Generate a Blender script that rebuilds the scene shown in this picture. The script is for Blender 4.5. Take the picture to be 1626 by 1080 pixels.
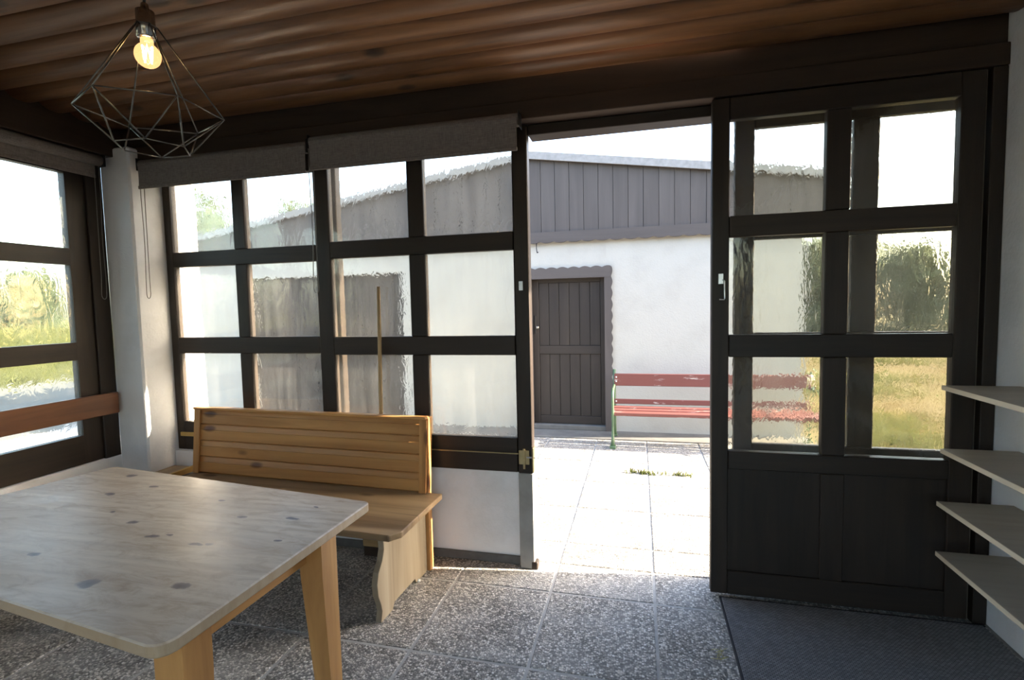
import bpy, bmesh, math, random
from mathutils import Vector, Matrix
random.seed(7)
for o in list(bpy.data.objects):
    bpy.data.objects.remove(o)
SC = bpy.context.scene
COL = SC.collection

# ------------------------------------------------------------------ camera
FPX = 810.17
CAM = (0.0, -2.751, 1.5)
YAW, PITCH, ROLL = 0.24458, 0.06642, -0.022057
cy, sy, cp, sp = math.cos(YAW), math.sin(YAW), math.cos(PITCH), math.sin(PITCH)
fwd = Vector((-sy*cp, cy*cp, -sp)); rgt = Vector((cy, sy, 0)); upv = rgt.cross(fwd)
cr, sr = math.cos(ROLL), math.sin(ROLL)
r2 = cr*rgt + sr*upv; u2 = -sr*rgt + cr*upv
cam_data = bpy.data.cameras.new('camera'); cam = bpy.data.objects.new('camera', cam_data); COL.objects.link(cam)
cam_data.sensor_width = 36.0; cam_data.lens = FPX/1626*36.0; cam_data.clip_start = 0.02; cam_data.clip_end = 500
cam.matrix_world = Matrix(((r2.x, u2.x, -fwd.x, CAM[0]), (r2.y, u2.y, -fwd.y, CAM[1]), (r2.z, u2.z, -fwd.z, CAM[2]), (0, 0, 0, 1)))
SC.camera = cam

# ------------------------------------------------------------------ light
SUN_EL, SUN_AZ = math.radians(25), math.radians(8.4)      # low sun from the right, slightly from beyond the house
world = bpy.data.worlds.new('sky'); SC.world = world; world.use_nodes = True
wt = world.node_tree; wt.nodes.clear()
wo = wt.nodes.new('ShaderNodeOutputWorld'); wb = wt.nodes.new('ShaderNodeBackground')
sky = wt.nodes.new('ShaderNodeTexSky'); sky.sky_type = 'NISHITA'; sky.sun_disc = False
sky.sun_elevation = SUN_EL; sky.sun_rotation = math.radians(90) - SUN_AZ
sky.air_density = 1.0; sky.dust_density = 3.0; sky.ozone_density = 1.0
wb.inputs['Strength'].default_value = 0.55
wt.links.new(sky.outputs[0], wb.inputs[0]); wt.links.new(wb.outputs[0], wo.inputs[0])
sd = bpy.data.lights.new('sun', 'SUN'); sd.energy = 15.0; sd.angle = 0.0093; sd.color = (1.0, 0.86, 0.68)
so = bpy.data.objects.new('sun', sd); COL.objects.link(so)
to_sun = Vector((math.cos(SUN_EL)*math.cos(SUN_AZ), math.cos(SUN_EL)*math.sin(SUN_AZ), math.sin(SUN_EL)))
so.rotation_euler = to_sun.to_track_quat('Z', 'Y').to_euler(); so.location = (20, 5, 12)
vs = SC.view_settings
vs.view_transform = 'Standard'; vs.look = 'None'; vs.gamma = 1.0; vs.use_curve_mapping = False
vs.exposure = 1.4
SC.cycles.max_bounces = 14; SC.cycles.transparent_max_bounces = 16; SC.cycles.transmission_bounces = 12
SC.cycles.diffuse_bounces = 6; SC.cycles.sample_clamp_indirect = 8.0

# ------------------------------------------------------------------ materials
class NT:
    def __init__(self, name):
        self.m = bpy.data.materials.new(name); self.m.use_nodes = True
        self.t = self.m.node_tree; self.t.nodes.clear()
        self.out = self.t.nodes.new('ShaderNodeOutputMaterial')
    def n(self, typ, **kw):
        nd = self.t.nodes.new(typ)
        for k, v in kw.items():
            if k.startswith('i_'):
                key = k[2:]
                nd.inputs[int(key) if key.isdigit() else key.replace('_', ' ')].default_value = v
            else: setattr(nd, k, v)
        return nd
    def l(self, a, b): self.t.links.new(a, b)
    def math(self, op, a, b=None, clamp=False):
        nd = self.n('ShaderNodeMath', operation=op, use_clamp=clamp)
        for i, v in enumerate((a, b)):
            if v is None: continue
            if isinstance(v, (int, float)): nd.inputs[i].default_value = v
            else: self.l(v, nd.inputs[i])
        return nd.outputs[0]
    def ramp(self, fac, stops):
        r = self.n('ShaderNodeValToRGB'); e = r.color_ramp.elements
        while len(e) < len(stops): e.new(0.5)
        for el, (p, c) in zip(e, stops):
            el.position = p; el.color = (*c, 1) if len(c) == 3 else c
        self.l(fac, r.inputs[0]); return r.outputs[0]
    def mix(self, fac, a, b):
        nd = self.n('ShaderNodeMix', data_type='RGBA')
        for i, v in ((0, fac), (6, a), (7, b)):
            if isinstance(v, (int, float)): nd.inputs[i].default_value = v
            elif isinstance(v, tuple): nd.inputs[i].default_value = (*v, 1)
            else: self.l(v, nd.inputs[i])
        return nd.outputs[2]
    def coords(self, scale=(1, 1, 1), rnd=0.0, kind='Object'):
        tc = self.n('ShaderNodeTexCoord'); mp = self.n('ShaderNodeMapping'); mp.inputs['Scale'].default_value = scale
        src = tc.outputs[kind]
        if rnd:
            oi = self.n('ShaderNodeObjectInfo'); va = self.n('ShaderNodeVectorMath', operation='ADD')
            cb = self.n('ShaderNodeCombineXYZ')
            f = self.math('MULTIPLY', oi.outputs['Random'], rnd)
            for i in range(3): self.l(f, cb.inputs[i])
            self.l(src, va.inputs[0]); self.l(cb.outputs[0], va.inputs[1]); src = va.outputs[0]
        self.l(src, mp.inputs[0]); return mp.outputs[0]
    def noise(self, vec, scale, detail=4, rough=0.55, dist=0.0):
        nd = self.n('ShaderNodeTexNoise'); nd.inputs['Scale'].default_value = scale; nd.inputs['Detail'].default_value = detail
        nd.inputs['Roughness'].default_value = rough; nd.inputs['Distortion'].default_value = dist
        self.l(vec, nd.inputs['Vector']); return nd.outputs['Fac']
    def bsdf(self, col, rough=0.5, bump=None, bstr=0.3, bdist=0.01, spec=0.5, metal=0.0):
        b = self.n('ShaderNodeBsdfPrincipled'); b.inputs['Metallic'].default_value = metal
        b.inputs['Specular IOR Level'].default_value = spec
        for k, v in (('Base Color', col), ('Roughness', rough)):
            if isinstance(v, tuple): b.inputs[k].default_value = (*v, 1)
            elif isinstance(v, (int, float)): b.inputs[k].default_value = v
            else: self.l(v, b.inputs[k])
        if bump is not None:
            bn = self.n('ShaderNodeBump'); bn.inputs['Strength'].default_value = bstr; bn.inputs['Distance'].default_value = bdist
            self.l(bump, bn.inputs['Height']); self.l(bn.outputs[0], b.inputs['Normal'])
        self.l(b.outputs[0], self.out.inputs[0]); return b

def wood(name, axis, dark, light, rough=0.45, fine=14.0, knots=None, knot_col=(0.02, 0.012, 0.008), spec=0.4, knot_size=0.16, bstr=0.25):
    t = NT(name + '_' + 'xyz'[axis])
    s = [fine]*3; s[axis] = fine*0.07
    v = t.coords(tuple(s), rnd=31.0)
    g = t.noise(v, 1.0, 6, 0.6, 1.2)
    s2 = [2.2]*3; s2[axis] = 0.5
    big = t.noise(t.coords(tuple(s2), rnd=17.0), 1.5, 3)
    col = t.ramp(t.math('ADD', t.math('MULTIPLY', g, 0.65), t.math('MULTIPLY', big, 0.35)), [(0.30, dark), (0.68, light)])
    if knots:
        s3 = [knots*1.0]*3; s3[axis] = knots*0.42
        vo = t.n('ShaderNodeTexVoronoi'); t.l(t.coords(tuple(s3), rnd=9.0), vo.inputs['Vector']); vo.inputs['Scale'].default_value = 1.0
        k = t.ramp(vo.outputs['Distance'], [(0.0, (1, 1, 1)), (knot_size*0.6, (0.75, 0.75, 0.75)), (knot_size, (0.0, 0.0, 0.0))])
        col = t.mix(k, col, knot_col)
    t.bsdf(col, rough, g, bstr, 0.004, spec)
    return t.m
def woodset(name, *a, **k): return [wood(name, ax, *a, **k) for ax in range(3)]

DARK = woodset('dark_stained_wood', (0.009, 0.006, 0.0045), (0.034, 0.021, 0.014), 0.5)
BEAM = woodset('beam_wood', (0.016, 0.0095, 0.006), (0.05, 0.028, 0.016), 0.6)
CEIL = woodset('ceiling_wood', (0.075, 0.031, 0.013), (0.29, 0.135, 0.056), 0.40, knots=6.0, knot_size=0.17, knot_col=(0.03, 0.014, 0.007), bstr=0.6)
PINE = woodset('pine', (0.30, 0.125, 0.036), (0.62, 0.33, 0.115), 0.42, fine=10, knots=5.0, knot_size=0.13, knot_col=(0.09, 0.03, 0.012))
SEATWOOD = woodset('stained_seat_pine', (0.14, 0.088, 0.045), (0.46, 0.33, 0.19), 0.4, fine=7, knots=4.0, knot_size=0.12, knot_col=(0.07, 0.04, 0.022))
PINEWORN = woodset('worn_pine', (0.21, 0.16, 0.105), (0.40, 0.34, 0.25), 0.45, fine=9, knots=3.0, knot_size=0.08, knot_col=(0.06, 0.03, 0.015))
REDWOOD = woodset('reddish_wood', (0.075, 0.026, 0.012), (0.19, 0.075, 0.032), 0.4, fine=9)
YELLOW = woodset('yellow_wood', (0.42, 0.25, 0.07), (0.62, 0.42, 0.14), 0.5)
LAMINATE = woodset('pale_laminate', (0.30, 0.25, 0.19), (0.44, 0.385, 0.31), 0.5, fine=8, bstr=0.05)
LAMEDGE = woodset('laminate_edge', (0.60, 0.50, 0.36), (0.72, 0.62, 0.47), 0.5, fine=8, bstr=0.05)
STICK = woodset('broomstick_wood', (0.34, 0.22, 0.10), (0.52, 0.36, 0.18), 0.5)
GREYBOARD = woodset('painted_board', (0.056, 0.048, 0.046), (0.084, 0.073, 0.070), 0.7, fine=8, bstr=0.1)
BROWNDOOR = woodset('brown_door_paint', (0.014, 0.0105, 0.0088), (0.034, 0.026, 0.021), 0.65, fine=8, bstr=0.1)

def m_plain(name, col, rough=0.5, metal=0.0, spec=0.5, var=0.15, scale=20):
    t = NT(name); v = t.coords((1, 1, 1)); n = t.noise(v, scale, 3)
    c = t.ramp(n, [(0.3, tuple(x*(1-var) for x in col)), (0.7, tuple(min(1, x*(1+var)) for x in col))])
    t.bsdf(c, rough, n, 0.05, 0.002, spec, metal); return t.m
def m_plaster(name, col, dirt=(0.42, 0.40, 0.37), amount=0.35, bstr=0.35):
    t = NT(name); v = t.coords((1, 1, 1))
    n1 = t.noise(v, 3.0, 6, 0.6); n2 = t.noise(v, 60.0, 4, 0.6)
    f = t.ramp(n1, [(0.48, (0, 0, 0)), (0.78, (amount,)*3)])
    t.bsdf(t.mix(f, col, dirt), 0.85, t.math('ADD', t.math('MULTIPLY', n1, 1.5), n2), bstr, 0.006, 0.2); return t.m
PLASTER = m_plaster('white_plaster', (0.80, 0.80, 0.82))
PLASTER_OUT = m_plaster('limewashed_render', (0.40, 0.395, 0.37), (0.31, 0.30, 0.275), 0.5)

def m_aggregate(name, gain=1.0):
    t = NT(name); v = t.coords((1, 1, 1), rnd=13.0)
    vo = t.n('ShaderNodeTexVoronoi'); vo.inputs['Scale'].default_value = 105.0; t.l(v, vo.inputs['Vector'])
    sep = t.n('ShaderNodeSeparateColor'); t.l(vo.outputs['Color'], sep.inputs[0])
    g = gain
    stone = t.ramp(sep.outputs[0], [(0.0, (0.040*g, 0.037*g, 0.033*g)), (0.45, (0.142*g, 0.134*g, 0.120*g)), (0.8, (0.26*g, 0.24*g, 0.212*g)), (1.0, (min(.8, 0.42*g), min(.78, 0.40*g), min(.74, 0.37*g)))])
    edge = t.ramp(vo.outputs['Distance'], [(0.45, (0, 0, 0)), (0.75, (1, 1, 1))])
    big = t.noise(v, 5.0, 4)
    c = t.mix(edge, stone, (0.06*g, 0.058*g, 0.054*g))
    c = t.mix(t.ramp(big, [(0.4, (0, 0, 0)), (0.75, (0.35,)*3)]), c, (0.26*g, 0.255*g, 0.245*g))
    inv = t.math('SUBTRACT', 1.0, vo.outputs['Distance'])
    t.bsdf(c, 0.55, inv, 0.7, 0.004, 0.45); return t.m
AGG = m_aggregate('exposed_aggregate', 2.3); AGG_OUT = m_aggregate('weathered_aggregate', 1.8)
MORTAR = m_plain('mortar', (0.42, 0.41, 0.39), 0.9)
CONCRETE = m_plain('apron_concrete', (0.12, 0.117, 0.11), 0.9, scale=8)
METAL = m_plain('zinc_metal', (0.62, 0.64, 0.68), 0.3, 1.0)
BRASS = m_plain('tarnished_brass', (0.50, 0.42, 0.24), 0.4, 1.0)
BLACKMETAL = m_plain('black_metal', (0.03, 0.03, 0.032), 0.35, 0.6)
WIRE = m_plain('dark_nickel_wire', (0.13, 0.125, 0.12), 0.33, 1.0)
SOCKET = m_plain('smoked_chrome', (0.32, 0.31, 0.30), 0.2, 1.0)
CHAIN = m_plain('bead_chain', (0.16, 0.15, 0.14), 0.5)
IRON = m_plain('green_cast_iron', (0.06, 0.11, 0.055), 0.45)
RUBBERPAD = m_plain('white_plastic', (0.8, 0.8, 0.78), 0.5)

def m_fabric():
    t = NT('blind_fabric'); v = t.coords((1, 1, 1))
    n = t.noise(t.coords((30, 30, 260)), 1.0, 3); n2 = t.noise(t.coords((260, 260, 30)), 1.0, 3)
    c = t.ramp(t.math('MULTIPLY', t.math('ADD', n, n2), 0.5), [(0.3, (0.12, 0.105, 0.097)), (0.7, (0.25, 0.222, 0.205))])
    t.bsdf(c, 0.9, n, 0.2, 0.002, 0.1); return t.m
FABRIC = m_fabric()
def m_mat():
    t = NT('woven_mat'); v = t.coords((1, 1, 1))
    br = t.n('ShaderNodeTexBrick'); br.inputs['Scale'].default_value = 30.0; t.l(v, br.inputs['Vector'])
    br.inputs['Mortar Size'].default_value = 0.05; br.inputs['Mortar Smooth'].default_value = 0.8
    br.inputs['Color1'].default_value = (0.20, 0.20, 0.21, 1); br.inputs['Color2'].default_value = (0.30, 0.30, 0.31, 1); br.inputs['Mortar'].default_value = (0.06, 0.06, 0.063, 1)
    h = t.math('SUBTRACT', 1.0, br.outputs['Fac'])
    t.bsdf(br.outputs['Color'], 0.75, h, 0.8, 0.006, 0.3); return t.m
MAT = m_mat()
def m_paint_worn(name, col, under):
    t = NT(name); n = t.noise(t.coords((4, 22, 22), rnd=5.0), 1.0, 5, 0.65)
    f = t.ramp(n, [(0.60, (0, 0, 0)), (0.66, (1, 1, 1))])
    t.bsdf(t.mix(f, col, under), 0.55, n, 0.2, 0.004); return t.m
REDPAINT = m_paint_worn('flaking_red_paint', (0.135, 0.04, 0.032), (0.42, 0.38, 0.35))

def m_tabletop():
    t = NT('worn_table_wood')
    tc = t.n('ShaderNodeTexCoord')
    g = t.noise(t.coords((0.9, 13, 13)), 1.0, 6, 0.6, 1.4)
    patch = t.noise(t.coords((1.6, 3.4, 3.0)), 1.9, 8, 0.68, 0.6)
    col = t.ramp(g, [(0.28, (0.42, 0.325, 0.235)), (0.70, (0.63, 0.53, 0.41))])
    col = t.mix(t.ramp(patch, [(0.38, (0, 0, 0)), (0.72, (0.55,)*3)]), col, (0.60, 0.53, 0.45))
    wn = t.n('ShaderNodeTexNoise'); wn.inputs['Scale'].default_value = 22.0; wn.inputs['Detail'].default_value = 4.0
    t.l(tc.outputs['Object'], wn.inputs['Vector'])
    warp = t.n('ShaderNodeVectorMath', operation='MULTIPLY_ADD'); t.l(wn.outputs['Color'], warp.inputs[0])
    warp.inputs[1].default_value = (0.045, 0.03, 0); t.l(tc.outputs['Object'], warp.inputs[2])
    kn = None
    for (kx, ky, kr, st) in TABLE_KNOTS:
        sub = t.n('ShaderNodeVectorMath', operation='SUBTRACT'); t.l(warp.outputs[0], sub.inputs[0]); sub.inputs[1].default_value = (kx+0.0225, ky+0.015, 0)
        mu = t.n('ShaderNodeVectorMath', operation='MULTIPLY'); t.l(sub.outputs[0], mu.inputs[0]); mu.inputs[1].default_value = (1/(kr*st), 1/kr, 0)
        ln = t.n('ShaderNodeVectorMath', operation='LENGTH'); t.l(mu.outputs[0], ln.inputs[0])
        kn = ln.outputs['Value'] if kn is None else t.math('MINIMUM', kn, ln.outputs['Value'])
    k = t.ramp(t.math('MULTIPLY', kn, 0.5), [(0.0, (0.95,)*3), (0.42, (0.75,)*3), (0.58, (0.0,)*3)])
    st_n = t.noise(t.coords((3.0, 9.0, 3.0)), 2.2, 6, 0.7, 0.8)
    col = t.mix(t.ramp(st_n, [(0.46, (0, 0, 0)), (0.68, (0.75,)*3)]), col, (0.33, 0.225, 0.135))
    wv = t.n('ShaderNodeTexWave', wave_type='BANDS', bands_direction='Y'); wv.inputs['Scale'].default_value = 7.0; wv.inputs['Distortion'].default_value = 9.0; wv.inputs['Detail'].default_value = 3.0; wv.inputs['Detail Scale'].default_value = 0.7
    t.l(t.coords((0.35, 1.0, 1.0)), wv.inputs['Vector'])
    col = t.mix(t.ramp(wv.outputs['Fac'], [(0.72, (0, 0, 0)), (0.98, (0.12,)*3)]), col, (0.26, 0.18, 0.12))
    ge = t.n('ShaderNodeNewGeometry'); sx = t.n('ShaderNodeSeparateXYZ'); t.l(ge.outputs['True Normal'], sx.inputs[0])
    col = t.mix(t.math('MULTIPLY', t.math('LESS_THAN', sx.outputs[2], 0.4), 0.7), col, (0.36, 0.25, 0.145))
    col = t.mix(k, col, (0.085, 0.06, 0.068))
    t.bsdf(col, t.ramp(patch, [(0.3, (0.34,)*3), (0.7, (0.50,)*3)]), g, 0.15, 0.003, 0.5); return t.m

def m_glass(name, clear=0.0, dust=0.09, bstr=0.06, scale=20.0, streak=1.0, rough=0.0):
    t = NT(name)
    v = t.coords((scale, scale, scale*0.45), rnd=23.0)
    h = t.noise(v, 1.0, 3, 0.5, 0.8)
    bn = t.n('ShaderNodeBump'); bn.inputs['Strength'].default_value = bstr; bn.inputs['Distance'].default_value = 0.02
    t.l(h, bn.inputs['Height'])
    gl = t.n('ShaderNodeBsdfGlass'); gl.inputs['Roughness'].default_value = rough; gl.inputs['IOR'].default_value = 1.45; gl.inputs[0].default_value = (0.955, 0.95, 0.90, 1)
    t.l(bn.outputs[0], gl.inputs['Normal'])
    tr = t.n('ShaderNodeBsdfTransparent'); tr.inputs[0].default_value = (0.90, 0.90, 0.86, 1)
    a = gl if clear < 0.5 else tr
    tl = t.n('ShaderNodeBsdfTranslucent'); tl.inputs[0].default_value = (0.85, 0.84, 0.80, 1)
    df = t.n('ShaderNodeBsdfDiffuse'); df.inputs[0].default_value = (0.55, 0.54, 0.51, 1)
    dd = t.n('ShaderNodeMixShader'); dd.inputs[0].default_value = 0.25; t.l(tl.outputs[0], dd.inputs[1]); t.l(df.outputs[0], dd.inputs[2])
    st = t.noise(t.coords((16, 16, 1.6), rnd=3.0), 1.0, 5, 0.65)
    f = t.ramp(st, [(0.35, (dust*0.55,)*3), (0.75, (dust*1.7,)*3)])
    b = t.n('ShaderNodeMixShader'); t.l(f, b.inputs[0]); t.l(a.outputs[0], b.inputs[1]); t.l(dd.outputs[0], b.inputs[2])
    t.l(b.outputs[0], t.out.inputs[0]); return t.m
GLASS = m_glass('wavy_cathedral_glass', dust=0.045, bstr=0.09)
GLASS_LEAF = m_glass('clean_cathedral_glass', dust=0.014, bstr=0.08)
GLASS_OUTER = m_glass('streaked_cathedral_glass', 0.0, 0.055, 0.06, rough=0.012)
GLASS_CLEAR = m_glass('clear_glass', 0.92, 0.02, 0.0)

def m_leaf(name, a, b, trans=0.35):
    t = NT(name); oi = t.n('ShaderNodeTexCoord'); n = t.noise(t.coords((1, 1, 1)), 3.0, 3)
    c = t.ramp(n, [(0.3, a), (0.7, b)])
    d = t.n('ShaderNodeBsdfDiffuse'); t.l(c, d.inputs[0]); tl = t.n('ShaderNodeBsdfTranslucent'); t.l(c, tl.inputs[0])
    m = t.n('ShaderNodeMixShader'); m.inputs[0].default_value = trans; t.l(d.outputs[0], m.inputs[1]); t.l(tl.outputs[0], m.inputs[2])
    t.l(m.outputs[0], t.out.inputs[0]); return t.m
LEAF = m_leaf('hedge_leaf', (0.11, 0.128, 0.078), (0.17, 0.19, 0.115))
LEAF_LIGHT = m_leaf('light_leaf', (0.085, 0.115, 0.065), (0.14, 0.17, 0.105))
DRYGRASS = m_leaf('dry_grass_blade', (0.112, 0.085, 0.041), (0.16, 0.13, 0.066))
GREENGRASS = m_leaf('green_grass_blade', (0.075, 0.092, 0.03), (0.135, 0.143, 0.058))
BARK = m_plain('bark', (0.10, 0.08, 0.06), 0.9)
def m_ground(name, cols, scale):
    t = NT(name); v = t.coords((1, 1, 1)); n = t.noise(v, scale, 6, 0.65); f = t.noise(v, scale*25, 3)
    t.bsdf(t.ramp(t.math('ADD', t.math('MULTIPLY', n, 0.7), t.math('MULTIPLY', f, 0.3)), cols), 0.95, f, 0.4, 0.02, 0.1); return t.m
FIELD = m_ground('dry_lawn_soil', [(0.35, (0.085, 0.065, 0.032)), (0.5, (0.118, 0.094, 0.049)), (0.68, (0.09, 0.09, 0.035))], 0.35)
GRAVEL = m_ground('pale_gravel', [(0.35, (0.10, 0.105, 0.095)), (0.65, (0.17, 0.175, 0.16))], 0.6)
MEADOW = m_ground('meadow_soil', [(0.35, (0.075, 0.092, 0.03)), (0.65, (0.15, 0.145, 0.06))], 0.3)
ROOF = m_plain('roof_felt', (0.07, 0.062, 0.06), 0.9)
RAKE = m_plain('roof_edge_metal', (0.24, 0.235, 0.235), 0.6)

# ------------------------------------------------------------------ builders
def link(o, parent=None):
    COL.objects.link(o)
    if parent is not None: o.parent = parent
    return o
def mesh_obj(name, verts, faces, mat, parent=None, loc=(0, 0, 0), smooth=False):
    me = bpy.data.meshes.new(name); me.from_pydata([tuple(v) for v in verts], [], faces); me.update()
    if mat: me.materials.append(mat)
    if smooth:
        for p in me.polygons: p.use_smooth = True
    o = bpy.data.objects.new(name, me); o.location = loc
    return link(o, parent)
def bm_obj(name, bm, mat, parent=None, loc=(0, 0, 0), smooth=False):
    bmesh.ops.recalc_face_normals(bm, faces=bm.faces[:])
    me = bpy.data.meshes.new(name); bm.to_mesh(me); bm.free()
    me.materials.append(mat)
    if smooth:
        for p in me.polygons: p.use_smooth = True
    o = bpy.data.objects.new(name, me); o.location = loc
    return link(o, parent)
def pick(mat, dims):
    if isinstance(mat, list): return mat[max(range(3), key=lambda i: dims[i])]
    return mat
def box(name, b, mat, parent=None, bev=0.003):
    """b = (x0,x1,y0,y1,z0,z1) in the parent's frame"""
    x0, x1, y0, y1, z0, z1 = b
    d = (x1-x0, y1-y0, z1-z0); c = ((x0+x1)/2, (y0+y1)/2, (z0+z1)/2)
    bm = bmesh.new(); bmesh.ops.create_cube(bm, size=1.0)
    bmesh.ops.scale(bm, vec=d, verts=bm.verts[:])
    if bev > 0: bmesh.ops.bevel(bm, geom=bm.edges[:], offset=min(bev, min(d)*0.3), segments=1, affect='EDGES')
    return bm_obj(name, bm, pick(mat, d), parent, c)
def empty(name, loc=(0, 0, 0), rz=0.0):
    o = bpy.data.objects.new(name, None); o.location = loc; o.rotation_euler = (0, 0, rz); o.empty_display_size = 0.1
    return link(o)
def tag(o, label, cat, group=None):
    o['label'] = label; o['category'] = cat
    if group: o['group'] = group
    return o
def struct(o, label=None):
    o['kind'] = 'structure'
    if label: o['label'] = label
    return o
def prism(name, pts, axis, a0, a1, mat, parent=None, loc=(0, 0, 0), bev=0.0):
    """extrude a 2-D outline along axis; outline coords are the two other axes in order"""
    n = len(pts); vs_ = []
    for a in (a0, a1):
        for (p, q) in pts:
            v = [p, q]; v.insert(axis, a); vs_.append(v)
    bm = bmesh.new(); bv = [bm.verts.new(v) for v in vs_]
    bm.faces.new(bv[:n]); bm.faces.new(bv[n:][::-1])
    for i in range(n): bm.faces.new((bv[i], bv[(i+1) % n], bv[n+(i+1) % n], bv[n+i]))
    bmesh.ops.recalc_face_normals(bm, faces=bm.faces[:])
    if bev: bmesh.ops.bevel(bm, geom=bm.edges[:], offset=bev, segments=1, affect='EDGES', clamp_overlap=True)
    return bm_obj(name, bm, mat, parent, loc)
def tube(name, pts, r, mat, parent=None, loc=(0, 0, 0), seg=8, smooth=True):
    pts = [Vector(p) for p in pts]; verts = []; faces = []
    up = None
    rr = r if isinstance(r, (list, tuple)) else [r]*len(pts)
    for i, p in enumerate(pts):
        d = (pts[min(i+1, len(pts)-1)] - pts[max(i-1, 0)]).normalized()
        if up is None: up = d.orthogonal().normalized()
        else: up = (up - d*up.dot(d)).normalized()
        w = d.cross(up)
        for k in range(seg):
            a = 2*math.pi*k/seg; verts.append(p + (up*math.cos(a)+w*math.sin(a))*rr[i])
    for i in range(len(pts)-1):
        for k in range(seg):
            k2 = (k+1) % seg; faces.append((i*seg+k, i*seg+k2, (i+1)*seg+k2, (i+1)*seg+k))
    faces.append(tuple(range(seg))[::-1]); faces.append(tuple(range((len(pts)-1)*seg, len(pts)*seg)))
    return mesh_obj(name, verts, faces, mat, parent, loc, smooth)
def lathe(name, prof, mat, parent=None, loc=(0, 0, 0), seg=24):
    verts, faces = [], []
    for (r, z) in prof:
        for k in range(seg):
            a = 2*math.pi*k/seg; verts.append((r*math.cos(a), r*math.sin(a), z))
    for i in range(len(prof)-1):
        for k in range(seg):
            k2 = (k+1) % seg; faces.append((i*seg+k, i*seg+k2, (i+1)*seg+k2, (i+1)*seg+k))
    faces.append(tuple(range(seg))[::-1]); faces.append(tuple(range((len(prof)-1)*seg, len(prof)*seg)))
    return mesh_obj(name, verts, faces, mat, parent, loc, True)

# ------------------------------------------------------------------ the room
XL, XR, YB, ZC = -3.34, 1.53, -4.3, 2.68
TX0, TPX, TY0, TPY = 0.07, 0.527, -0.205, 0.575
def tiles(parent, x0, x1, y0, y1, mat, name, seed):
    rnd = random.Random(seed); full = None
    i0, i1 = math.floor((x0-TX0)/TPX), math.ceil((x1-TX0)/TPX)
    j0, j1 = math.floor((y0-TY0)/TPY), math.ceil((y1-TY0)/TPY)
    for i in range(i0, i1):
        for j in range(j0, j1):
            a0, a1 = max(x0, TX0+i*TPX+0.006), min(x1, TX0+(i+1)*TPX-0.006)
            b0, b1 = max(y0, TY0+j*TPY+0.006), min(y1, TY0+(j+1)*TPY-0.006)
            if a1-a0 < 0.02 or b1-b0 < 0.02: continue
            dz = rnd.uniform(-0.0012, 0.0012)
            whole = abs(a1-a0-TPX+0.012) < 1e-4 and abs(b1-b0-TPY+0.012) < 1e-4
            if whole and full is not None:
                o = full.copy(); o.location = ((a0+a1)/2, (b0+b1)/2, -0.02+dz); link(o, parent)
            else:
                o = box(name, (a0, a1, b0, b1, -0.04+dz, 0.0+dz), mat, parent, 0.004)
                if whole: full = o
floor = struct(box('floor', (XL-0.1, XR+0.1, YB-0.1, 0.10, -0.14, -0.003), MORTAR, None, 0), 'exposed aggregate concrete slab floor')
floor.location = (0, 0, 0)
for v in floor.data.vertices: v.co += Vector(((XL+XR)/2, (YB)/2, -0.0715))
tiles(floor, XL+0.005, XR-0.005, YB+0.005, 0.095, AGG, 'tile', 1)

ceiling = struct(mesh_obj('ceiling', *(lambda b: ([(x, y, z) for z in b[4:] for y in b[2:4] for x in b[:2]], [(0, 1, 3, 2), (4, 6, 7, 5), (0, 4, 5, 1), (2, 3, 7, 6), (0, 2, 6, 4), (1, 5, 7, 3)]))((XL-0.35, XR+0.3, YB-0.2, 0.42, ZC+0.035, ZC+0.12)), BEAM[0]), 'dark stained rounded-board ceiling')
NP, PW = 27, 0.16
prof = [(-PW/2+0.002, 0.03)] + [(PW/2*0.97*math.sin(t), 0.028 - 0.042*math.cos(t)) for t in [(-1+2*k/10)*math.pi/2 for k in range(11)]] + [(PW/2-0.002, 0.03)]
plank0 = None
for i in range(NP):
    y = -0.145 - i*PW
    if plank0 is None:
        plank0 = prism('plank', prof, 0, XL+0.02 - (XL+XR)/2, XR-0.005 - (XL+XR)/2, CEIL[0], ceiling, ((XL+XR)/2, y, ZC))
        for p in plank0.data.polygons: p.use_smooth = len(p.vertices) == 4
        o = plank0
    else:
        o = plank0.copy(); o.location = ((XL+XR)/2, y, ZC); link(o, ceiling)

# beams above the glazing
t1 = struct(box('trim_1', (XL+0.02, XR, -0.055, 0.20, 2.57, 2.715), BEAM, None), 'dark upper header beam along the front wall')
t2 = struct(box('trim_2', (XL+0.02, XR, -0.075, 0.18, 2.475, 2.568), BEAM, None), 'dark lower header board along the front wall')
t3 = struct(box('trim_3', (XL-0.15, XL+0.10, YB, -0.06, 2.50, 2.715), BEAM, None), 'dark header beam above the left windows')
t4 = struct(box('trim_4', (-0.58, XR, 0.02, 0.14, 2.42, 2.474), DARK, None), 'dark lintel rail over the doorway')
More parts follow.
